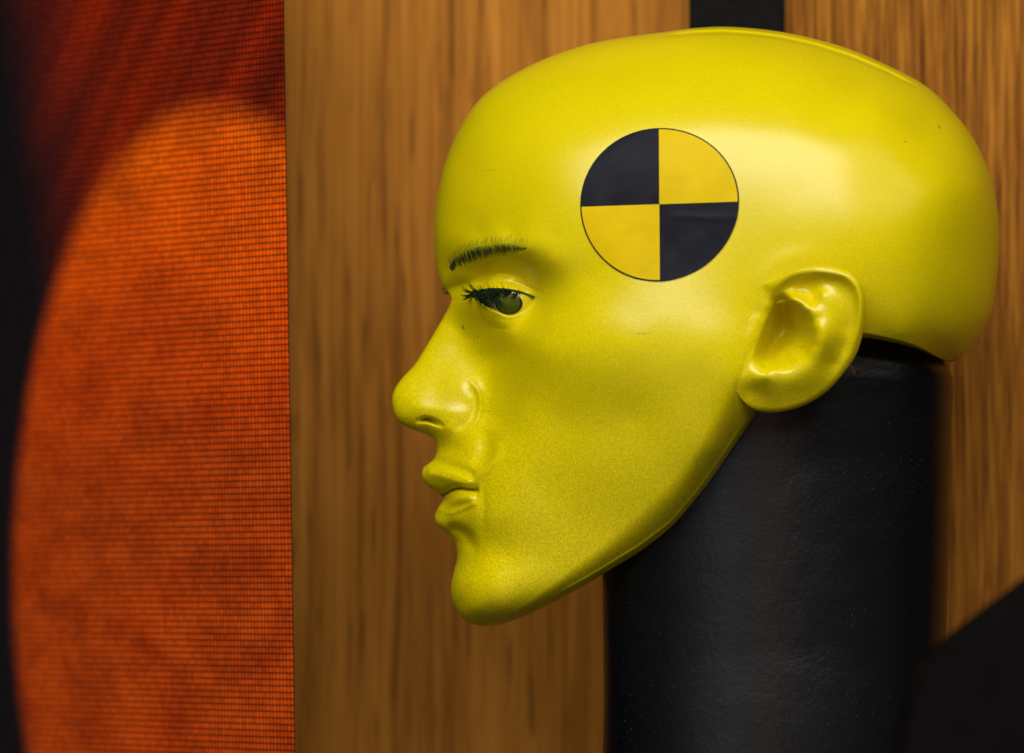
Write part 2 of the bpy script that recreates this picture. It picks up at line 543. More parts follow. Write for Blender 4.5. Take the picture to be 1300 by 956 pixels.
# control half-widths inside the outline (u, v, w)
CTRL = [
    # crown
    (800, 85, 118), (900, 82, 142), (1000, 88, 150), (1080, 105, 130),
    (640, 150, 100), (700, 150, 150), (800, 150, 194), (900, 150, 216), (1000, 150, 224), (1100, 150, 200), (1170, 160, 138),
    (590, 210, 80), (620, 210, 125), (680, 200, 174), (780, 205, 218),
    # forehead and temple
    (570, 265, 66), (600, 260, 116), (650, 255, 166), (700, 255, 200), (800, 255, 230), (900, 250, 247), (1000, 250, 260), (1100, 245, 252), (1180, 240, 212), (1230, 240, 142),
    (575, 305, 78), (610, 300, 126), (650, 300, 168), (700, 305, 200), (760, 310, 222), (850, 320, 244), (1000, 320, 266), (1100, 320, 259), (1200, 320, 186), (1245, 320, 108),
    # brow ridge, socket
    (572, 338, 46), (590, 326, 92), (612, 318, 133), (640, 314, 166), (668, 318, 186), (700, 335, 201), (745, 352, 210),
    (590, 352, 64), (610, 345, 84), (640, 343, 112), (670, 348, 144), (702, 362, 177), (583, 366, 30), (600, 372, 50), (620, 360, 86),
    (692, 382, 159), (650, 372, 100), (672, 384, 123),
    # cheek bone and below the eye
    (600, 400, 46), (620, 405, 80), (640, 412, 120), (665, 415, 141), (700, 410, 187), (740, 400, 217), (800, 400, 241), (880, 400, 258),
    # nose and cheek
    (560, 425, 17), (575, 425, 26), (595, 430, 38), (540, 458, 17), (560, 458, 27), (585, 458, 38), (610, 455, 52), (628, 452, 74), (650, 448, 116), (690, 445, 184), (740, 440, 221), (800, 440, 246), (880, 440, 262),
    (512, 495, 20), (530, 495, 31), (555, 495, 41), (585, 492, 54.5), (605, 492, 62), (622, 492, 68), (642, 490, 97), (665, 488, 138), (700, 485, 179), (780, 485, 225), (880, 485, 250), (930, 480, 254),
    (508, 515, 20), (530, 520, 38), (555, 522, 47), (585, 522, 57), (603, 522, 62), (520, 534, 24), (545, 540, 36), (570, 543, 54),
    (622, 528, 74), (640, 528, 100), (665, 528, 136), (710, 530, 167), (800, 530, 208), (900, 530, 234),
    # lips and cheek
    (563, 570, 26), (580, 568, 52), (600, 566, 76), (620, 566, 92), (640, 568, 116), (680, 572, 145), (750, 580, 176), (850, 590, 202), (900, 570, 216),
    (548, 600, 26), (562, 603, 46), (580, 606, 68), (600, 610, 87), (612, 616, 95), (640, 615, 120), (690, 620, 138), (770, 630, 161), (850, 630, 181),
    (573, 634, 42), (590, 630, 74), (607, 626, 92),
    (562, 655, 25), (580, 655, 58), (600, 652, 82), (620, 655, 102), (650, 660, 116), (700, 665, 129), (770, 670, 143), (820, 665, 156),
    (582, 685, 22), (592, 690, 42), (610, 695, 74), (640, 700, 96), (690, 705, 114), (750, 705, 126),
    (582, 735, 42), (600, 735, 72), (630, 738, 97), (670, 740, 103), (710, 737, 108),
    (585, 765, 36), (605, 770, 66), (640, 768, 84), (612, 785, 40),
    # lower skull behind the ear
    (950, 400, 254), (1000, 400, 255), (1100, 390, 240), (1180, 390, 188), (1230, 390, 112), (1130, 425, 212), (1190, 430, 142), (1222, 435, 68),
]
# contour zero points and rim points as controls
step = 14
cpts = []
last = -1e9
acc = 0.0
for i in range(NRAY):
    if i > 0:
        acc += math.hypot(cu_[i] - cu_[i - 1], cv_[i] - cv_[i - 1])
    face = cu_[i] < 660 and cv_[i] > 280
    if acc - last > (7 if face else 18):
        last = acc
        cpts.append((cu_[i], cv_[i], cw_[i]))
C3 = np.array(CTRL + cpts, float)


class Rbf:
    def __init__(self, pts, vals, lam):
        self.c = np.asarray(pts, float) / 100.0
        n = len(self.c)
        d2 = ((self.c[:, None] - self.c[None]) ** 2).sum(-1)
        K = 0.5 * d2 * np.log(d2 + 1e-12) + np.diag(np.asarray(lam) * np.ones(n))
        Pm = np.hstack([np.ones((n, 1)), self.c])
        A = np.block([[K, Pm], [Pm.T, np.zeros((3, 3))]])
        sol = np.linalg.solve(A, np.concatenate([vals, np.zeros(3)]))
        self.w, self.a = sol[:n], sol[n:]

    def __call__(self, u, v):
        sh = np.shape(u)
        q = np.stack([np.ravel(u), np.ravel(v)], 1).astype(float) / 100.0
        out = np.empty(len(q))
        for i in range(0, len(q), 20000):
            s = q[i:i + 20000]
            d2 = (s[:, 0:1] - self.c[None, :, 0]) ** 2 + (s[:, 1:2] - self.c[None, :, 1]) ** 2
            out[i:i + 20000] = (0.5 * d2 * np.log(d2 + 1e-12)) @ self.w + self.a[0] + s @ self.a[1:]
        return out.reshape(sh)


lam = np.concatenate([[0.05 if (c[0] > 690 or c[1] < 280) else 0.010 for c in CTRL], np.full(len(cpts), 0.0)])
G = Rbf(C3[:, :2], (C3[:, 2] / 100.0) ** 2, lam)


def base_w(u, v):
    return 100.0 * np.sqrt(np.maximum(G(u, v), 0.0))


def near(pts):
    """photo pixels of features on the near surface -> mid-plane pixels of the same points"""
    P = np.array(pts, float).reshape(-1, 2)
    Q = P.copy()
    for _ in range(3):
        w = base_w(Q[:, 0], Q[:, 1])
        k = (1 - w * S / D)[:, None]
        Q = np.array([CU, CV]) + (P - np.array([CU, CV])) * k
    return Q


def dpoly(u, v, poly):
    """distance to a polyline, signed side (+ = left of travel in image space), parameter 0..1"""
    P = np.asarray(poly, float)
    L = np.concatenate([[0], np.cumsum(np.linalg.norm(np.diff(P, axis=0), axis=1))])
    best = np.full(np.shape(u), 1e9)
    side = np.zeros(np.shape(u))
    par = np.zeros(np.shape(u))
    for i in range(len(P) - 1):
        a, b = P[i], P[i + 1]
        e = b - a
        l2 = e @ e
        t = np.clip(((u - a[0]) * e[0] + (v - a[1]) * e[1]) / l2, 0, 1)
        dx, dy = u - a[0] - t * e[0], v - a[1] - t * e[1]
        d = np.hypot(dx, dy)
        s = np.sign(dx * e[1] - dy * e[0])
        m = d < best
        best = np.where(m, d, best)
        side = np.where(m, s, side)
        par = np.where(m, (L[i] + t * math.sqrt(l2)) / L[-1], par)
    return best, side, par


def sm(x, a, b):
    t = np.clip((x - a) / (b - a), 0, 1)
    return t * t * (3 - 2 * t)


def inpoly(u, v, poly):
    P = np.asarray(poly, float)
    c = np.zeros(np.shape(u), bool)
    j = len(P) - 1
    for i in range(len(P)):
        cond = ((P[i, 1] > v) != (P[j, 1] > v)) & (u < (P[j, 0] - P[i, 0]) * (v - P[i, 1]) / (P[j, 1] - P[i, 1] + 1e-12) + P[i, 0])
        c ^= cond
        j = i
    return c


def curve(pts, n=8):
    return catmull(near(pts), n)


# feature lines (photo pixels on the near side)
L_ALA = curve([(590, 481), (600, 489), (606.5, 500), (608, 514), (605, 530), (597, 541), (584, 548), (572, 551)])
L_NOSTRIL = curve([(531, 534.5), (540, 532.5), (550, 535), (560, 540)])
L_MOUTH = curve([(558, 631), (566, 627), (574, 622.5), (584, 620.2), (596, 621.5), (609, 622.5)])
L_UPLIP = curve([(540, 592), (553, 594.5), (566, 599), (580, 604), (592, 608.5), (603, 614)])
L_LOWLIP = curve([(554, 661), (564, 664), (578, 662), (592, 655), (604, 645), (611, 634)])
L_UNDER = curve([(565, 672), (578, 672), (590, 678), (598, 690), (600, 708)])
L_CORNER = curve([(607, 608), (612, 620), (614, 640), (613, 664), (609, 690)])
L_FOLD = curve([(633, 560), (630, 576), (622, 590), (609, 601), (600, 605)])
L_FOLDIN = curve([(622, 545), (619, 565), (611, 582), (600, 594)])
L_CROWN = [(838, 49), (876, 44.5), (914, 43), (952, 45.5), (989, 50.5), (1031, 60), (1076, 74), (1121, 93), (1165, 117)]
L_JAW = [(700, 755), (741, 732), (765, 717.5), (809, 690), (848, 660), (883, 618), (914, 573), (940, 532)]

EYE = (near([(652, 382)])[0][0], near([(652, 382)])[0][1], 86.0)
ER = 43.0
UPLID = near([(598, 377), (608, 371.5), (620, 369), (635, 368.5), (650, 369.5), (664, 372.5), (679, 377.5)])
LOLID = near([(679, 377.5), (672, 387), (660, 396.5), (648, 401), (634, 397), (616, 388), (598, 377)])
EYEPOLY = np.vstack([catmull(UPLID, 6), catmull(LOLID, 6)])


def smax(a, b, k):
    h = np.clip(0.5 + 0.5 * (a - b) / k, 0, 1)
    return b + (a - b) * h + k * h * (1 - h)


def head_w(u, v, wb=None, hollow=True):
    w = base_w(u, v) if wb is None else wb.copy()
    # eyelids: a bulge over the eyeball, cut open along the lid line
    rr = (u - EYE[0]) ** 2 + ((v - EYE[1]) * 1.22) ** 2
    lid = EYE[2] + np.sqrt(np.maximum((ER + 2.6) ** 2 - rr, 0.0))
    lid = np.where(rr < (ER + 2.6) ** 2, lid, EYE[2] - 2.0 * (np.sqrt(rr) - ER - 2.6))
    w = smax(w, lid, np.where(v > EYE[1], 26.0, 14.0) if np.ndim(v) else 14.0)
    # crease above the upper lid
    cr = near([(600, 362), (616, 358), (636, 357.5), (656, 360), (676, 367), (690, 375)])
    d, s, t = dpoly(u, v, catmull(cr, 6))
    w -= 3.5 * np.exp(-(d / 3.2) ** 2) * sm(t, 0, .15) * (1 - sm(t, .75, 1))
    inside = inpoly(u, v, EYEPOLY)
    d, s, t = dpoly(u, v, np.vstack([EYEPOLY, EYEPOLY[:1]]))
    sd = np.where(inside, d, -d)
    w -= 16.0 * sm(sd, -0.6, 2.2)
    w += 0.7 * np.exp(-((sd + 2.5) / 2.2) ** 2)
    # wing of the nose: raised edge, groove behind it
    d, s, t = dpoly(u, v, L_ALA)
    env = sm(t, 0.0, 0.25) * (1 - sm(t, 0.8, 1.0))
    sgn = d * s
    w += env * 0.8 * np.exp(-((sgn - 6) / 6.0) ** 2)
    w -= env * 3.0 * np.exp(-((sgn + 5.0) / 6.5) ** 2)
    w += env * 1.5 * np.exp(-((sgn - 0.5) / 1.3) ** 2)
    # soft ridge along the lower edge of the wing
    d, s, t = dpoly(u, v, curve([(512, 508), (530, 515), (555, 521), (580, 523), (600, 522)]))
    w += 1.6 * np.exp(-(d / 8.0) ** 2) * sm(t, 0, .3) * (1 - sm(t, .8, 1))
    # nostril
    d, s, t = dpoly(u, v, L_NOSTRIL)
    w -= 20.0 * np.exp(-(d / 2.8) ** 2) * np.sin(np.pi * np.clip(t, 0.03, .97)) ** 0.7
    # folds between nose, lip and cheek
    d, s, t = dpoly(u, v, L_FOLDIN)
    w -= 7.0 * np.exp(-(d / 11.0) ** 2) * np.sin(np.pi * np.clip(t, 0, 1))
    d, s, t = dpoly(u, v, L_FOLD)
    w += 5.0 * np.exp(-(d / 7.0) ** 2) * np.sin(np.pi * np.clip(t, 0, 1)) ** 0.8
    d, s, t = dpoly(u, v, L_CORNER)
    w -= 3.5 * np.exp(-(d / 6.5) ** 2) * np.sin(np.pi * np.clip(t, 0, 1))
    # lips
    d, s, t = dpoly(u, v, L_UPLIP)
    env = sm(t, 0, .1) * (1 - sm(t, .85, 1))
    sgn = d * s
    w += env * 1.3 * np.exp(-(d / 2.0) ** 2)
    w -= env * 3.5 * np.exp(-((sgn - 9.0) / 6.0) ** 2)
    w += env * 5.0 * np.exp(-((sgn + 6.0) / 7.0) ** 2)
    d, s, t = dpoly(u, v, L_MOUTH)
    env = 1 - sm(t, 0.93, 1.0)
    w -= env * (13.0 * np.exp(-(d / 2.0) ** 2) + 7.0 * np.exp(-(d / 6.0) ** 2))
    d, s, t = dpoly(u, v, curve([(560, 645), (572, 637), (588, 633), (606, 632)]))
    w += 6.0 * np.exp(-(d / 6.5) ** 2) * (1 - sm(t, .8, 1))
    d, s, t = dpoly(u, v, curve([(564, 654), (580, 649), (596, 642), (608, 637)]))
    w += 2.5 * np.exp(-(d / 3.2) ** 2) * sm(t, 0, .2) * (1 - sm(t, .8, 1))
    d, s, t = dpoly(u, v, L_UNDER)
    w -= 7.0 * np.exp(-(d / 7.5) ** 2) * sm(t, 0, .15) * (1 - sm(t, .6, 1))
    # mould seam along the crown and along the jaw
    d, s, t = dpoly(u, v, L_CROWN)
    env = sm(t, 0, .08) * (1 - sm(t, .9, 1))
    w -= env * 9.0 * np.exp(-(d / 2.6) ** 2)
    d, s, t = dpoly(u, v, L_JAW)
    env = sm(t, 0, .1) * (1 - sm(t, .9, 1))
    w += env * 2.0 * np.exp(-(d / 2.0) ** 2)
    # hood where the ear springs from the head, and a hollow under the ear itself
    hood = near([(962, 385), (968, 362), (978, 344), (994, 331), (1014, 325), (1040, 325), (1064, 331)])
    d, s, t = dpoly(u, v, catmull(hood, 6))
    w += 1.5 * np.exp(-(d / 12.0) ** 2) * sm(t, 0, .3) * (1 - sm(t, .5, 1.0))
    if hollow:
        ec = near([(1008, 427)])[0]
        rr = ((u - ec[0]) / 41) ** 2 + ((v - ec[1]) / 54) ** 2
        w -= 130.0 * np.exp(-rr ** 3)
    # shallow irregularities of the moulding
    w += 0.8 * np.sin(u / 61.0 + 1.3) * np.sin(v / 47.0 + .4) * sm(u, 660, 760)
    return np.maximum(w, 0.0)


# ---- mesh of the shell
CEN = np.array([930.0, 330.0])
NR = 270
x = np.linspace(0, 1, NR + 1)
tau = x ** 1.35
U = cu_[:, None] + (CEN[0] - cu_[:, None]) * tau[None]
V = cv_[:, None] + (CEN[1] - cv_[:, None]) * tau[None]
W = base_w(U, V)
W = head_w(U, V, W)
dist = np.hypot(CEN[0] - cu_, CEN[1] - cv_)[:, None] * tau[None]
rho = np.minimum(np.interp(cu_, [925, 990], [105.0, 14.0]), 0.62 * cw_)[:, None]
arcpos = np.arange(NRAY)
# the rim rolls in along the open lower edge
rs = np.maximum(rho, 1e-6)
q = np.clip(1 - dist / rs, 0, 1)
q2 = np.clip(1 - dist / np.minimum(rs, 13.0), 0, 1)
W = np.where(rho > 0.5, W - rs * 0.42 * q ** 2.4 - np.minimum(rs, 13.0) * 0.9 * (1 - np.sqrt(np.maximum(1 - q2 * q2, 0))), W)
W = np.maximum(W, 0)
W[:, 0] = np.where(cw_ < 0.5, 0.0, W[:, 0])


def world(u, v, w):
    """mid-plane pixels plus half-width in pixels -> metres (near side is -y)"""
    return np.stack([(u - CU) * S, -w * S, ZC + (CV - v) * S], -1)


near_v = world(U[:, :-1], V[:, :-1], W[:, :-1]).reshape(-1, 3)
far_v = near_v * np.array([1, -1, 1])
cw0 = float(head_w(np.array([CEN[0]]), np.array([CEN[1]]))[0])
cv0 = world(np.array([CEN[0]]), np.array([CEN[1]]), np.array([cw0]))
verts = np.vstack([near_v, far_v, cv0, cv0 * np.array([1, -1, 1])])
nn = NRAY * NR
I = np.arange(NRAY)[:, None]
J = np.arange(NR - 1)[None]
I2 = (I + 1) % NRAY
qn = np.stack([I * NR + J, I * NR + J + 1, I2 * NR + J + 1, I2 * NR + J], -1).reshape(-1, 4)
far_idx = np.arange(nn) + nn
zero = np.repeat(W[:, 0] <= 1e-6, 1)
far_idx = far_idx.reshape(NRAY, NR)
far_idx[zero, 0] = (np.arange(nn).reshape(NRAY, NR))[zero, 0]
far_idx = far_idx.ravel()
qf = far_idx[qn][:, ::-1]
a = np.arange(NRAY)
b_ = (a + 1) % NRAY
open_ = ~(zero[a] & zero[b_])
capq = np.stack([a * NR, b_ * NR, far_idx[b_ * NR], far_idx[a * NR]], -1)[open_ & ~zero[a] & ~zero[b_]]
quads = np.vstack([qn, qf, capq])
# centre fans as thin quads are degenerate: use triangles through from_pydata-like loop array
me = bpy.data.meshes.new("head_shell")
tri_n = np.stack([a * NR + NR - 1, np.full(NRAY, 2 * nn), b_ * NR + NR - 1], -1)
tri_f = far_idx[np.stack([a * NR + NR - 1, b_ * NR + NR - 1], -1)]
tri_f = np.stack([tri_f[:, 1], np.full(NRAY, 2 * nn + 1), tri_f[:, 0]], -1)
tris = np.vstack([tri_n, tri_f])
loops = np.concatenate([quads.ravel(), tris.ravel()]).astype(np.int32)
starts = np.concatenate([np.arange(len(quads)) * 4, len(quads) * 4 + np.arange(len(tris)) * 3]).astype(np.int32)
me.vertices.add(len(verts))
me.vertices.foreach_set("co", verts.astype(np.float32).ravel())
me.loops.add(len(loops))
me.loops.foreach_set("vertex_index", loops)
me.polygons.add(len(starts))
me.polygons.foreach_set("loop_start", starts)
me.update(calc_edges=True)
me.validate()
me.polygons.foreach_set("use_smooth", np.ones(len(me.polygons), bool))
# airbrushed tint beside brow and lashes (paint, follows the brow line)
BROW_UP = near([(571, 338), (578, 327), (595.6, 316), (613, 312), (631, 309.7), (650, 309.7), (672, 315)])
d, s, t = dpoly(U[:, :-1], V[:, :-1], catmull(BROW_UP, 6))
tint = 0.55 * np.exp(-(d / 3.2) ** 2) * (1 - sm(t, .85, 1)) * sm(t, 0, .15)
d, s, t = dpoly(U[:, :-1], V[:, :-1], catmull(UPLID, 6))
tint = np.maximum(tint, 0.5 * np.exp(-(d / 2.5) ** 2)).ravel()
at = me.attributes.new("tint", 'FLOAT', 'POINT')
at.data.foreach_set("value", np.concatenate([tint, tint, [0, 0]]).astype(np.float32))
me.materials.append(M_YELLOW)

dummy = bpy.data.objects.new("dummy_head", None)
COL.objects.link(dummy)
dummy.location = (wx(985), 0, 0.0)
tag(dummy, "yellow crash-test dummy head in profile on a thick black neck", "dummy head")
OFF = np.array([dummy.location.x, 0.0, 0.0])


def child(name, verts, faces, mat, parent=None, smooth=True):
    par = parent or dummy
    return obj_from(name, np.asarray(verts) - OFF, faces, mat, par, smooth)


me.vertices.foreach_set("co", (verts - OFF).astype(np.float32).ravel())
me.update()
shell = bpy.data.objects.new("head_shell", me)
COL.objects.link(shell)
shell.parent = dummy

# ------------------------------------------------------------------ ears
EAR_BACK = [(966, 362), (982, 356), (1008, 344), (1035, 338.5), (1060, 340), (1079, 345.5), (1092, 358.5), (1098.5, 380), (1098, 408), (1093, 433), (1086.5, 451), (1073, 471.5),
            (1051, 496), (1025, 513), (995, 522.5), (970, 523.5), (954, 518)]
EAR_FRONT = [(941, 506), (931, 490), (925, 465), (926, 436), (933, 402), (947, 374)]
EH_BACK = [1.5, 14, 36, 47, 53, 57, 59, 59, 57, 54, 50, 45, 37, 28, 18, 10, 3]
EH_FRONT = [-3, -2.8, -2.6, -2.6, -2.6, -2.2]
EC = np.array([1018.0, 432.0])
ear_c = catmull(EAR_BACK + EAR_FRONT, 16, closed=True)
ear_h = np.interp(np.arange(len(ear_c)) / 16.0, np.arange(len(EH_BACK + EH_FRONT) + 1), EH_BACK + EH_FRONT + EH_BACK[:1])
isback = np.interp(np.arange(len(ear_c)) / 16.0, [0, 1.5, 15, 16.5, 17, 22, 23], [0.0, 1, 1, 0.15, 0, 0, 0.0])
EAR_CTRL = [
    # helix roll
    # hollow under the helix
    (1000, 368, 14), (1014, 359, 20), (1034, 356, 28), (1052, 360, 38), (1066, 372, 46), (1076, 392, 51), (1075, 415, 50), (1070, 440, 48), (1058, 462, 45),
    # antihelix and its arms
    (1004, 381, 33), (1013, 386, 38), (1022, 394, 45), (1031, 402, 52), (1037, 403, 54), (1042, 390, 52), (1044, 374, 47), (1041, 362, 34),
    (1034, 416, 54), (1034, 430, 53), (1030, 446, 50), (1020, 461, 46), (1005, 470.5, 41), (988, 475.5, 34), (970, 476, 24), (956, 471, 9),
    # triangular hollow
    (1022, 374, 27), (1030, 382, 36), (1030, 370, 27), (1012, 372, 22),
    # bowl
    (1024, 412, 18), (1018, 402, 0), (1025, 428, 14), (1010, 415, -34), (1000, 398, -44), (1012, 430, -22), (996, 422, -54), (985, 438, -50), (1005, 444, 2), (988, 454, -6), (1018, 446, 22), (972, 465, 4), (1000, 461, 24), (994, 384, -28),
    (953, 452, 0.4), (961, 428, 0.6), (969, 408, 1.0), (978, 388, 2), (988, 374, 7), (960, 395, 0.2), (950, 415, 0), (945, 440, -0.4), (944, 470, -0.4), (937, 440, -1.3), (937, 470, -1.3), (944, 405, -1.0), (954, 382, -0.6),
    # lobe
    (1050, 480, 44), (1030, 490, 41), (1010, 498, 34), (990, 503, 26), (968, 502, 11), (955, 495, 3), (1000, 484, 40), (975, 486, 24),
]
EP = np.array(EAR_CTRL + [(c[0], c[1], h) for c, h in zip(ear_c[::6], ear_h[::6])], float)
TRAGUS = catmull([(993, 366), (983, 386), (974, 405), (966, 425), (958, 447), (953, 464)], 6)


def concha_drop(u, v):
    d, s, t = dpoly(u, v, TRAGUS)
    sd = d * s
    return 42.0 * sm(sd, -2, 17) * (1 - sm(sd, 18, 58)) * sm(t, 0.0, 0.25) * (1 - sm(t, 0.75, 1.0))


EP[:, 2] += concha_drop(EP[:, 0], EP[:, 1])
EF = Rbf(EP[:, :2], EP[:, 2] / 50.0, np.concatenate([np.full(len(EAR_CTRL), 0.002), np.full(len(EP) - len(EAR_CTRL), 0.0)]))
NE = len(ear_c)
NER = 80
tau_e = np.linspace(0, 1, NER + 1)[:-1] ** 1.25
EU = ear_c[:, 0:1] + (EC[0] - ear_c[:, 0:1]) * tau_e[None]
EV = ear_c[:, 1:2] + (EC[1] - ear_c[:, 1:2]) * tau_e[None]


def persp_world(u, v, w):
    k = 1 - w * S / D
    return np.stack([(u - CU) * S * k, -w * S, ZC + (CV - v) * S * k], -1)


def mid_px(u, v, w):
    k = 1 - w * S / D
    return CU + (u - CU) * k, CV + (v - CV) * k


# smooth head surface under the ear (no hollow): a plane fitted to the shell round the ear
_ru, _rv = mid_px(np.array([945, 950, 960, 1000, 1050, 1100, 1105, 1100, 940, 938.]), np.array([480, 430, 380, 322, 318, 350, 400, 425, 505, 455.]), 255.0)
_rw = head_w(_ru, _rv, hollow=False)
_A = np.stack([np.ones_like(_ru), _ru - 1000, _rv - 420, (_ru - 1000) ** 2], 1)
_sol = np.linalg.lstsq(_A, _rw, rcond=None)[0]


def under(u, v):
    mu, mv = mid_px(u, v, 255.0)
    plane = _sol[0] + _sol[1] * (mu - 1000) + _sol[2] * (mv - 420) + _sol[3] * (mu - 1000) ** 2
    return plane, mu, mv


def ear_surface(u, v, h):
    plane, mu, mv = under(u, v)
    hd = head_w(mu, mv, hollow=False)
    f = sm(u, 968, 1002) * 1.0
    return plane * f + hd * (1 - f) + h


EHt = EF(EU, EV) * 50.0 - concha_drop(EU, EV)
edist = np.hypot(ear_c[:, 0] - EC[0], ear_c[:, 1] - EC[1])[:, None] * tau_e[None]
er = 8.0
q = np.clip(1 - edist / er, 0, 1)
helixenv = np.interp(np.arange(len(ear_c)) / 16.0, [0, 2, 3, 8.5, 11.5, 23], [0.0, 0.5, 1, 1, 0.0, 0.0])
EHt += helixenv[:, None] * 6.5 * np.exp(-((edist - 8.5) / 5.5) ** 2)
EHt -= isback[:, None] * er * (1 - np.sqrt(np.maximum(1 - q * q, 0)))
EWt = ear_surface(EU, EV, EHt)
rows = [persp_world(EU[:, k], EV[:, k], EWt[:, k]) for k in range(NER - 1, -1, -1)]
# back of the ear
edge_h = EHt[:, 0]
for inset, dh in ((0.3, 3), (1.5, 6.5), (4, 10), (9, 16), (16, 28), (24, 60), (30, 110)):
    dirv = (EC - ear_c) / np.linalg.norm(EC - ear_c, axis=1)[:, None]
    pu, pv = ear_c[:, 0] + dirv[:, 0] * inset, ear_c[:, 1] + dirv[:, 1] * inset
    hh = np.maximum(edge_h - dh * np.where(isback > .3, 1, .3), -14)
    rows.append(persp_world(pu, pv, ear_surface(ear_c[:, 0], ear_c[:, 1], hh)))
R = np.stack(rows, 0)      # rows x NE x 3
nrow = R.shape[0]
cpt = persp_world(EC[0:1], EC[1:2], ear_surface(EC[0:1], EC[1:2], EF(EC[0:1], EC[1:2]) * 50.0 - concha_drop(EC[0:1], EC[1:2])))
ev = np.vstack([R.reshape(-1, 3), cpt])
ef = []
for k in range(nrow - 1):
    for i in range(NE):
        j = (i + 1) % NE
        ef.append((k * NE + i, k * NE + j, (k + 1) * NE + j, (k + 1) * NE + i))
for i in range(NE):
    ef.append((nrow * NE, (i + 1) % NE, i))
child("ear", ev, ef, M_YELLOW)
child("ear", ev * np.array([1, -1, 1]), [f[::-1] for f in ef], M_YELLOW)

# ------------------------------------------------------------------ eyes
def sphere_patch(c, r, axis, ang0, ang1, nr, ns):
    axis = Vector(axis).normalized()
    e1 = axis.cross(Vector((0, 0, 1))).normalized()
    e2 = axis.cross(e1)
    vs, fs = [], []
    for i in range(nr + 1):
        a = ang0 + (ang1 - ang0) * i / nr
        for j in range(ns):
            b = 2 * math.pi * j / ns
            d = axis * math.cos(a) + (e1 * math.cos(b) + e2 * math.sin(b)) * math.sin(a)
            vs.append(c + d * r)
    for i in range(nr):
        for j in range(ns):
            k = (j + 1) % ns
            fs.append((i * ns + j, (i + 1) * ns + j, (i + 1) * ns + k, i * ns + k))
    return [tuple(v) for v in vs], fs


eyec = world(np.array([EYE[0]]), np.array([EYE[1]]), np.array([EYE[2]]))[0]
GAZE = (-0.15, -0.97, -0.10)
for sgn in (1, -1):
    mir = np.array([1, sgn, 1])
    c = Vector(eyec * mir)
    gz = (GAZE[0], GAZE[1] * sgn, GAZE[2])
    flat = lambda vv_: [(x_, y_, c.z + (z_ - c.z) * 0.8) for x_, y_, z_ in vv_]
    vs, fs = sphere_patch(c, ER * S, gz, 0.001, 3.14, 40, 64)
    vs = flat(vs)
    eye = child("eyeball", vs, fs, M_SCLERA)
    vs, fs = sphere_patch(c, (ER + 0.7) * S, gz, 0.001, 0.36, 10, 40)
    vs = flat(vs)
    child("iris", vs, fs, M_IRIS, eye)
    vs, fs = sphere_patch(c, (ER + 0.9) * S, gz, 0.34, 0.41, 3, 48)
    vs = flat(vs)
    child("iris_rim", vs, fs, M_PUPIL, eye)


# ------------------------------------------------------------------ painted brow strokes and lashes
def strand(path3, r0, r1, sides=4):
    P = np.asarray(path3, float)
    n = len(P)
    vs, fs = [], []
    for i in range(n):
        t = P[min(i + 1, n - 1)] - P[max(i - 1, 0)]
        t /= (np.linalg.norm(t) + 1e-12)
        a = np.cross(t, [0, 1, 0.2])
        a /= (np.linalg.norm(a) + 1e-12)
        b = np.cross(t, a)
        r = (r0 + (r1 - r0) * i / (n - 1))
        for k in range(sides):
            an = 2 * math.pi * k / sides
            vs.append(P[i] + (a * math.cos(an) + b * math.sin(an)) * r)
    for i in range(n - 1):
        for k in range(sides):
            m = (k + 1) % sides
            fs.append((i * sides + k, (i + 1) * sides + k, (i + 1) * sides + m, i * sides + m))
    return vs, fs


def join(parts):
    V_, F_ = [], []
    for vs, fs in parts:
        o = len(V_)
        V_ += list(vs)
        F_ += [tuple(i + o for i in f) for f in fs]
    return np.array(V_), F_


def flat_strokes(paths, lift):
    """ribbons lying on the shell: each path is a list of (u, v, half_width) photo pixels"""
    allp = []
    offs = []
    for p in paths:
        p = np.asarray(p, float)
        t = np.gradient(p[:, :2], axis=0)
        t /= (np.linalg.norm(t, axis=1)[:, None] + 1e-9)
        nrm = np.stack([-t[:, 1], t[:, 0]], 1)
        for s in (-1, 0, 1):
            allp.append(p[:, :2] + nrm * p[:, 2:3] * s)
        offs.append(len(p))
    P = np.vstack(allp)
    Q = near(P)
    # stand off along the surface normal so the paint hugs steep areas too
    w0 = head_w(Q[:, 0], Q[:, 1])
    gx = (head_w(Q[:, 0] + 1, Q[:, 1]) - w0)
    gy = (head_w(Q[:, 0], Q[:, 1] + 1) - w0)
    ln = np.sqrt(1 + gx * gx + gy * gy)
    X = world(Q[:, 0] - gx / ln * lift, Q[:, 1] - gy / ln * lift, w0 + lift / ln)
    fs = []
    o = 0
    for n in offs:
        for s in (0, 1):
            for i in range(n - 1):
                fs.append((o + s * n + i, o + s * n + i + 1, o + (s + 1) * n + i + 1, o + (s + 1) * n + i))
        o += 3 * n
    return X, fs


up_b = catmull([(571.5, 338), (578, 328), (595.6, 317), (613, 313), (631, 310.7), (650, 310.7), (669, 314.4)], 10)
lo_b = catmull([(574, 343), (588, 336), (604, 330.5), (622, 326), (642.5, 322), (657, 319), (669, 315.2)], 10)
paths = []
n_s = 150
for i in range(n_s):
    f = (i + random.random()) / n_s
    k = f * (len(up_b) - 1)
    a = up_b[int(k)]
    f2 = max(0.0, f - 0.05)
    b = lo_b[int(f2 * (len(lo_b) - 1))]
    e0 = random.uniform(-.08, .12)
    e1 = random.uniform(.75, 1.18)
    p0 = a + (b - a) * e0
    p1 = a + (b - a) * e1
    m = (p0 + p1) / 2 + np.array([random.uniform(-.8, .8), random.uniform(-.4, .4)])
    w = random.uniform(.35, .85) * (1 - 0.45 * f)
    paths.append([(*p0, w * .6), (*(p0 * .5 + m * .5), w), (*m, w), (*(m * .5 + p1 * .5), w * .8), (*p1, w * .15)])
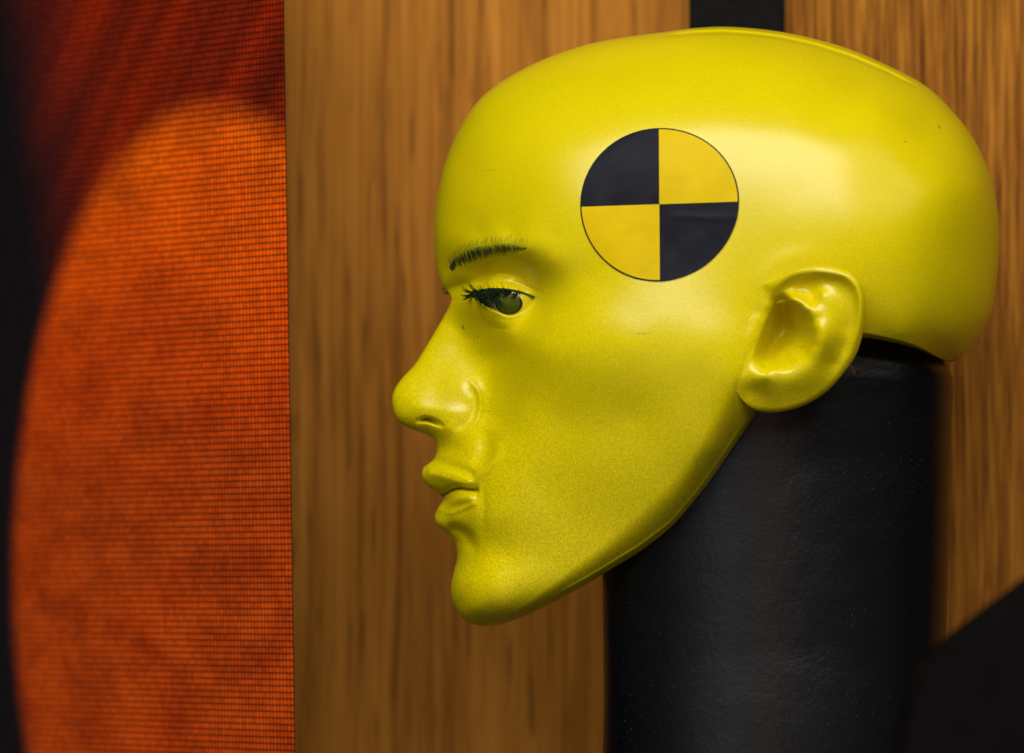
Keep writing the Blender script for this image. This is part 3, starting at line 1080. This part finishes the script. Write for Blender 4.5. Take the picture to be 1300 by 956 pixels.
bx_, bf_ = flat_strokes(paths, 0.5)
child("eyebrow", bx_, bf_, M_BROW)
child("eyebrow", bx_ * np.array([1, -1, 1]), [f[::-1] for f in bf_], M_BROW)
paths = []
for i in range(34):
    f = (i + random.uniform(.2, .8)) / 34
    k = f * (len(up_b) - 1)
    a = up_b[int(k)]
    base = a + np.array([0, -2.0 - 3.5 * f])
    L = random.uniform(5, 9)
    lean = random.uniform(-1.5, 2.0) + 3.0 * (f - .4)
    tip = base + np.array([lean, -L])
    m = (base + tip) / 2 + np.array([random.uniform(-.6, .6), 0])
    paths.append([(*base, .35), (*m, .42), (*tip, .1)])
hx, hf = flat_strokes(paths, 0.45)
child("brow_hair_strokes", hx, hf, M_BROW2)

liner = [(u_, v_, wd) for (u_, v_), wd in zip(catmull([(600, 375), (608, 370.5), (620, 368), (635, 367.5), (650, 368.5), (664, 371.5), (679, 377)], 5), np.linspace(1.9, 0.5, 31))]
ex, ef2 = flat_strokes([liner], 0.6)
child("eyeliner", ex, ef2, M_BROW)

# lashes: photo-pixel paths with stand-off from the lid
lash = []


def lash_path(root, ctrl, tip, h1, h2, n=7):
    r, c, t = (np.array(q_, float) for q_ in (root, ctrl, tip))
    sv = np.linspace(0, 1, n)[:, None]
    p = (1 - sv) ** 2 * r + 2 * sv * (1 - sv) * c + sv * sv * t
    h = (2 * sv * (1 - sv) * h1 + sv * sv * h2)[:, 0]
    return p, h


def build_lashes(specs):
    P = np.vstack([a[0] for a in specs])
    Hh = np.concatenate([a[1] for a in specs])
    Q = near(P)
    wl = head_w(Q[:, 0], Q[:, 1])
    d2_ = (Q[:, 0] - EYE[0]) ** 2 + (Q[:, 1] - EYE[1]) ** 2
    wl = np.maximum(wl, np.where(d2_ < ER ** 2, EYE[2] + np.sqrt(np.maximum(ER ** 2 - d2_, 0)), 0))
    out, o_ = [], 0
    for p, h, r0, r1 in specs:
        n = len(p)
        w_ = np.maximum(wl[o_:o_ + n], max(wl[o_], 60.0)) + 1.0 + h
        out.append(strand(persp_world(p[:, 0], p[:, 1], w_), r0, r1))
        o_ += n
    return out


upl = catmull([(600, 371), (612, 368.5), (628, 369), (645, 370), (661, 373), (676, 377)], 12)
for i in range(74):
    f = random.random() ** 1.15 * 0.82
    r = upl[int(f * (len(upl) - 1))]
    ln = random.uniform(10, 22) * (1 - 0.55 * f)
    if random.random() < 0.72:
        ang = math.radians(random.uniform(172, 228) - 8 * f)       # forward, slightly down then up
    else:
        ang = math.radians(random.uniform(100, 165))
    dx, dy = math.cos(ang) * ln, -math.sin(ang) * ln
    if dx < -16:
        dx = -16
    tip = r + np.array([dx, dy])
    ctrl = r + np.array([dx * .55, dy * .5 + random.uniform(3, 6)])
    lash.append((*lash_path(r, ctrl, tip, 6, random.uniform(4, 12)), 1.0 * S, 0.15 * S))
for i in range(40):                                               # drooping clump in front of the eye
    r = np.array([random.uniform(604, 634), 371 + random.uniform(-1, 2)])
    tip = r + np.array([random.uniform(3, 14), random.uniform(12, 22)])
    tip[1] = min(tip[1], 393)
    ctrl = r + np.array([random.uniform(-8, -2), random.uniform(6, 11)])
    lash.append((*lash_path(r, ctrl, tip, 8, random.uniform(2, 6)), 1.2 * S, 0.2 * S))
lv, lf_ = join(build_lashes(lash))
o = child("eyelashes", lv, lf_, M_LASH)
o["kind"] = "stuff"
for i in range(14):
    r = np.array([random.uniform(585, 592), random.uniform(364, 370)])
    tip = np.array([random.uniform(557, 566), random.uniform(361, 372)])
    cc = (r + tip) / 2 + np.array([0, random.uniform(2, 5)])
    sv = np.linspace(0, 1, 6)[:, None]
    pp = (1 - sv) ** 2 * r + 2 * sv * (1 - sv) * cc + sv * sv * tip
    a_, b2_ = strand(persp_world(pp[:, 0], pp[:, 1], np.linspace(62, 52, 6)), 1.0 * S, 0.2 * S)
    lf_ = lf_ + [tuple(k + len(lv) for k in f) for f in b2_]
    lv = np.vstack([lv, a_])
o = child("eyelashes", lv * np.array([1, -1, 1]), [f[::-1] for f in lf_], M_LASH)
o["kind"] = "stuff"

# ------------------------------------------------------------------ round target sticker
SC = np.array([837.0, 259.3])
SRX, SRY = 101.0, 97.5
stk_root = None


def sticker_pt(r, a):
    """r 0..1, a photo-image angle (0 = right, 90 = up)"""
    rr = r * (1 - 0.012 * np.exp(-((a - math.radians(-58)) / 0.10) ** 2) * (r > .9) + 0.006 * np.sin(3 * a + .6) * r)
    uu = SC[0] + SRX * rr * np.cos(a) - 0.006 * SRY * rr * np.sin(a)
    vv = SC[1] - SRY * rr * np.sin(a) - 0.034 * SRX * rr * np.cos(a)
    return uu, vv


def sticker_mesh(name, r0, r1, a0, a1, nr, na, lift, mat, parent):
    r = np.linspace(r0, r1, nr + 1)[:, None] * np.ones((1, na + 1))
    a = np.ones((nr + 1, 1)) * np.linspace(a0, a1, na + 1)[None]
    uu, vv = sticker_pt(r, a)
    Q = near(np.stack([uu.ravel(), vv.ravel()], 1))
    w = head_w(Q[:, 0], Q[:, 1])
    wr = 0.35 * np.sin(uu.ravel() / 9 + vv.ravel() / 23) * np.sin(vv.ravel() / 13.0) + 0.9 * np.exp(-((vv.ravel() - 274 - .03 * (uu.ravel() - 837)) / 4.5) ** 2) * sm(uu.ravel(), 840, 870)
    wr += 1.2 * np.exp(-(((uu.ravel() - 812) * .8 + (vv.ravel() - 344) * .55) / 3.5) ** 2) * sm(vv.ravel(), 322, 345)
    X = world(Q[:, 0], Q[:, 1], w + lift + 0.3 + wr * 0.9)
    idx = np.arange((nr + 1) * (na + 1)).reshape(nr + 1, na + 1)
    fs = np.stack([idx[:-1, :-1], idx[:-1, 1:], idx[1:, 1:], idx[1:, :-1]], -1).reshape(-1, 4)
    return child(name, X, fs[:, ::-1], mat, parent)


back = sticker_mesh("target_sticker", 0.0005, 0.998, 0, 2 * math.pi, 40, 128, 1.0, M_STB, None)
back["label"] = "round black and yellow quartered target sticker on the temple"
h = math.pi / 2
g = 0.0
for k, (mat, nm) in enumerate(((M_STY, "yellow_quadrant"), (M_STB, "black_quadrant"), (M_STY, "yellow_quadrant"), (M_STB, "black_quadrant"))):
    sticker_mesh(nm, 0.004, 0.980 if mat is M_STY else 0.996, k * h, (k + 1) * h, 40, 40, 1.9, mat, back)

# ------------------------------------------------------------------ neck
M_NECK = mat_neck()
zs = np.array([-340, 60, 150, 250, 330, 400, 440, 470, 490, 500]) * 1.0
# rows by photo row v: (v, left u, right u, half-depth)
NK = [(1290, 752, 1208, 156), (1000, 764, 1201, 145), (900, 766.5, 1200, 143), (820, 766, 1201, 140), (740, 765, 1203, 140), (660, 764, 1205, 140), (580, 764, 1207, 141), (520, 766, 1209, 143),
      (490, 770, 1210, 143), (474, 775, 1208.5, 141), (464, 781, 1204, 139), (457, 790, 1196, 135), (452, 804, 1184, 127), (449, 812, 1176, 120), (445, 818, 1172, 113), (400, 830, 1165, 106), (396, 985, 1005, 6)]
NKA = np.array(NK, float)
# refine rows
tt = np.linspace(0, len(NK) - 1, 90)
from_rows = catmull(np.c_[np.zeros(0), np.zeros(0)] if False else NKA[:, :2], 8)
sub = np.stack([np.interp(tt, np.arange(len(NK)), NKA[:, c]) for c in range(4)], 1)
NA = 160
nv, nf = [], []
for (v, l, r, hd) in sub:
    cx, rx = (l + r) / 2, (r - l) / 2
    for j in range(NA):
        a = 2 * math.pi * j / NA
        ca, sa = math.cos(a), math.sin(a)
        e = 2 / 2.15
        xx = cx + rx * math.copysign(abs(ca) ** e, ca)
        yy = hd * math.copysign(abs(sa) ** e, sa)
        bl = min(1.0, max(0.0, (520 - v) / 50.0))
        nv.append(((xx - CU) * S, yy * S, ZC + (CV - v - (xx - 1192) * 0.2 * bl) * S))
nrw = len(sub)
for i in range(nrw - 1):
    for j in range(NA):
        k = (j + 1) % NA
        nf.append((i * NA + j, i * NA + k, (i + 1) * NA + k, (i + 1) * NA + j))
nf.append(tuple(range(NA))[::-1])
nf.append(tuple((nrw - 1) * NA + j for j in range(NA)))
nk = child("neck", nv, nf, M_NECK)
nk["label"] = "thick glossy black textured neck column"

gv, gf = [], []
for i in range(13):
    for j in range(20):
        a_, b_2 = math.pi * i / 12, 2 * math.pi * j / 20
        k_ = 1 + 0.18 * math.sin(3 * a_ + 2 * b_2) + 0.1 * math.sin(5 * b_2)
        gv.append(persp_world(1081 + 6.5 * k_ * math.sin(a_) * math.cos(b_2) - 5 * math.cos(a_), 467 - 15 * math.cos(a_), 128 + 6 * k_ * math.sin(a_) * math.sin(b_2)))
for i in range(12):
    for j in range(20):
        k_ = (j + 1) % 20
        gf.append((i * 20 + j, i * 20 + k_, (i + 1) * 20 + k_, (i + 1) * 20 + j))
child("ochre_lump", gv, gf, M_OCHRE)  # small ochre lump behind the lower rim of the ear

# ------------------------------------------------------------------ dark padded edge at the lower right
M_PAD = mat_simple("black_padding_fabric", (0.0035, 0.003, 0.003), 0.9, 1200, 0.3, 0.3, spec=0.02)
yp = -0.33
A_ = (wx(1170, yp), wz(855, yp))
B_ = (wx(1420, yp), wz(672, yp))
ang = math.atan2(B_[1] - A_[1], B_[0] - A_[0])
import bmesh
outline = [(1140, 1010), (1158, 895), (1183, 842), (1208, 821), (1300, 751), (1420, 662), (1500, 604), (1500, 1180), (1030, 1180)]
bm = bmesh.new()
oc = catmull(outline[:7], 2)
oc = np.vstack([oc, np.array(outline[7:])])
vs = [bm.verts.new((wx(a, yp), yp, wz(b, yp))) for a, b in oc]
fc = bm.faces.new(vs)
ext = bmesh.ops.extrude_face_region(bm, geom=[fc])
for g_ in ext["geom"]:
    if isinstance(g_, bmesh.types.BMVert):
        g_.co.y += 0.05
bmesh.ops.recalc_face_normals(bm, faces=bm.faces)
bmesh.ops.bevel(bm, geom=[e for e in bm.edges], offset=0.003, segments=3, profile=0.5, affect='EDGES')
me2 = bpy.data.meshes.new("black_pad")
bm.to_mesh(me2)
bm.free()
me2.polygons.foreach_set("use_smooth", np.ones(len(me2.polygons), bool))
me2.materials.append(M_PAD)
pad = bpy.data.objects.new("black_pad", me2)
COL.objects.link(pad)
tag(pad, "blurred black padded edge sloping across the lower right corner before the neck", "pad")
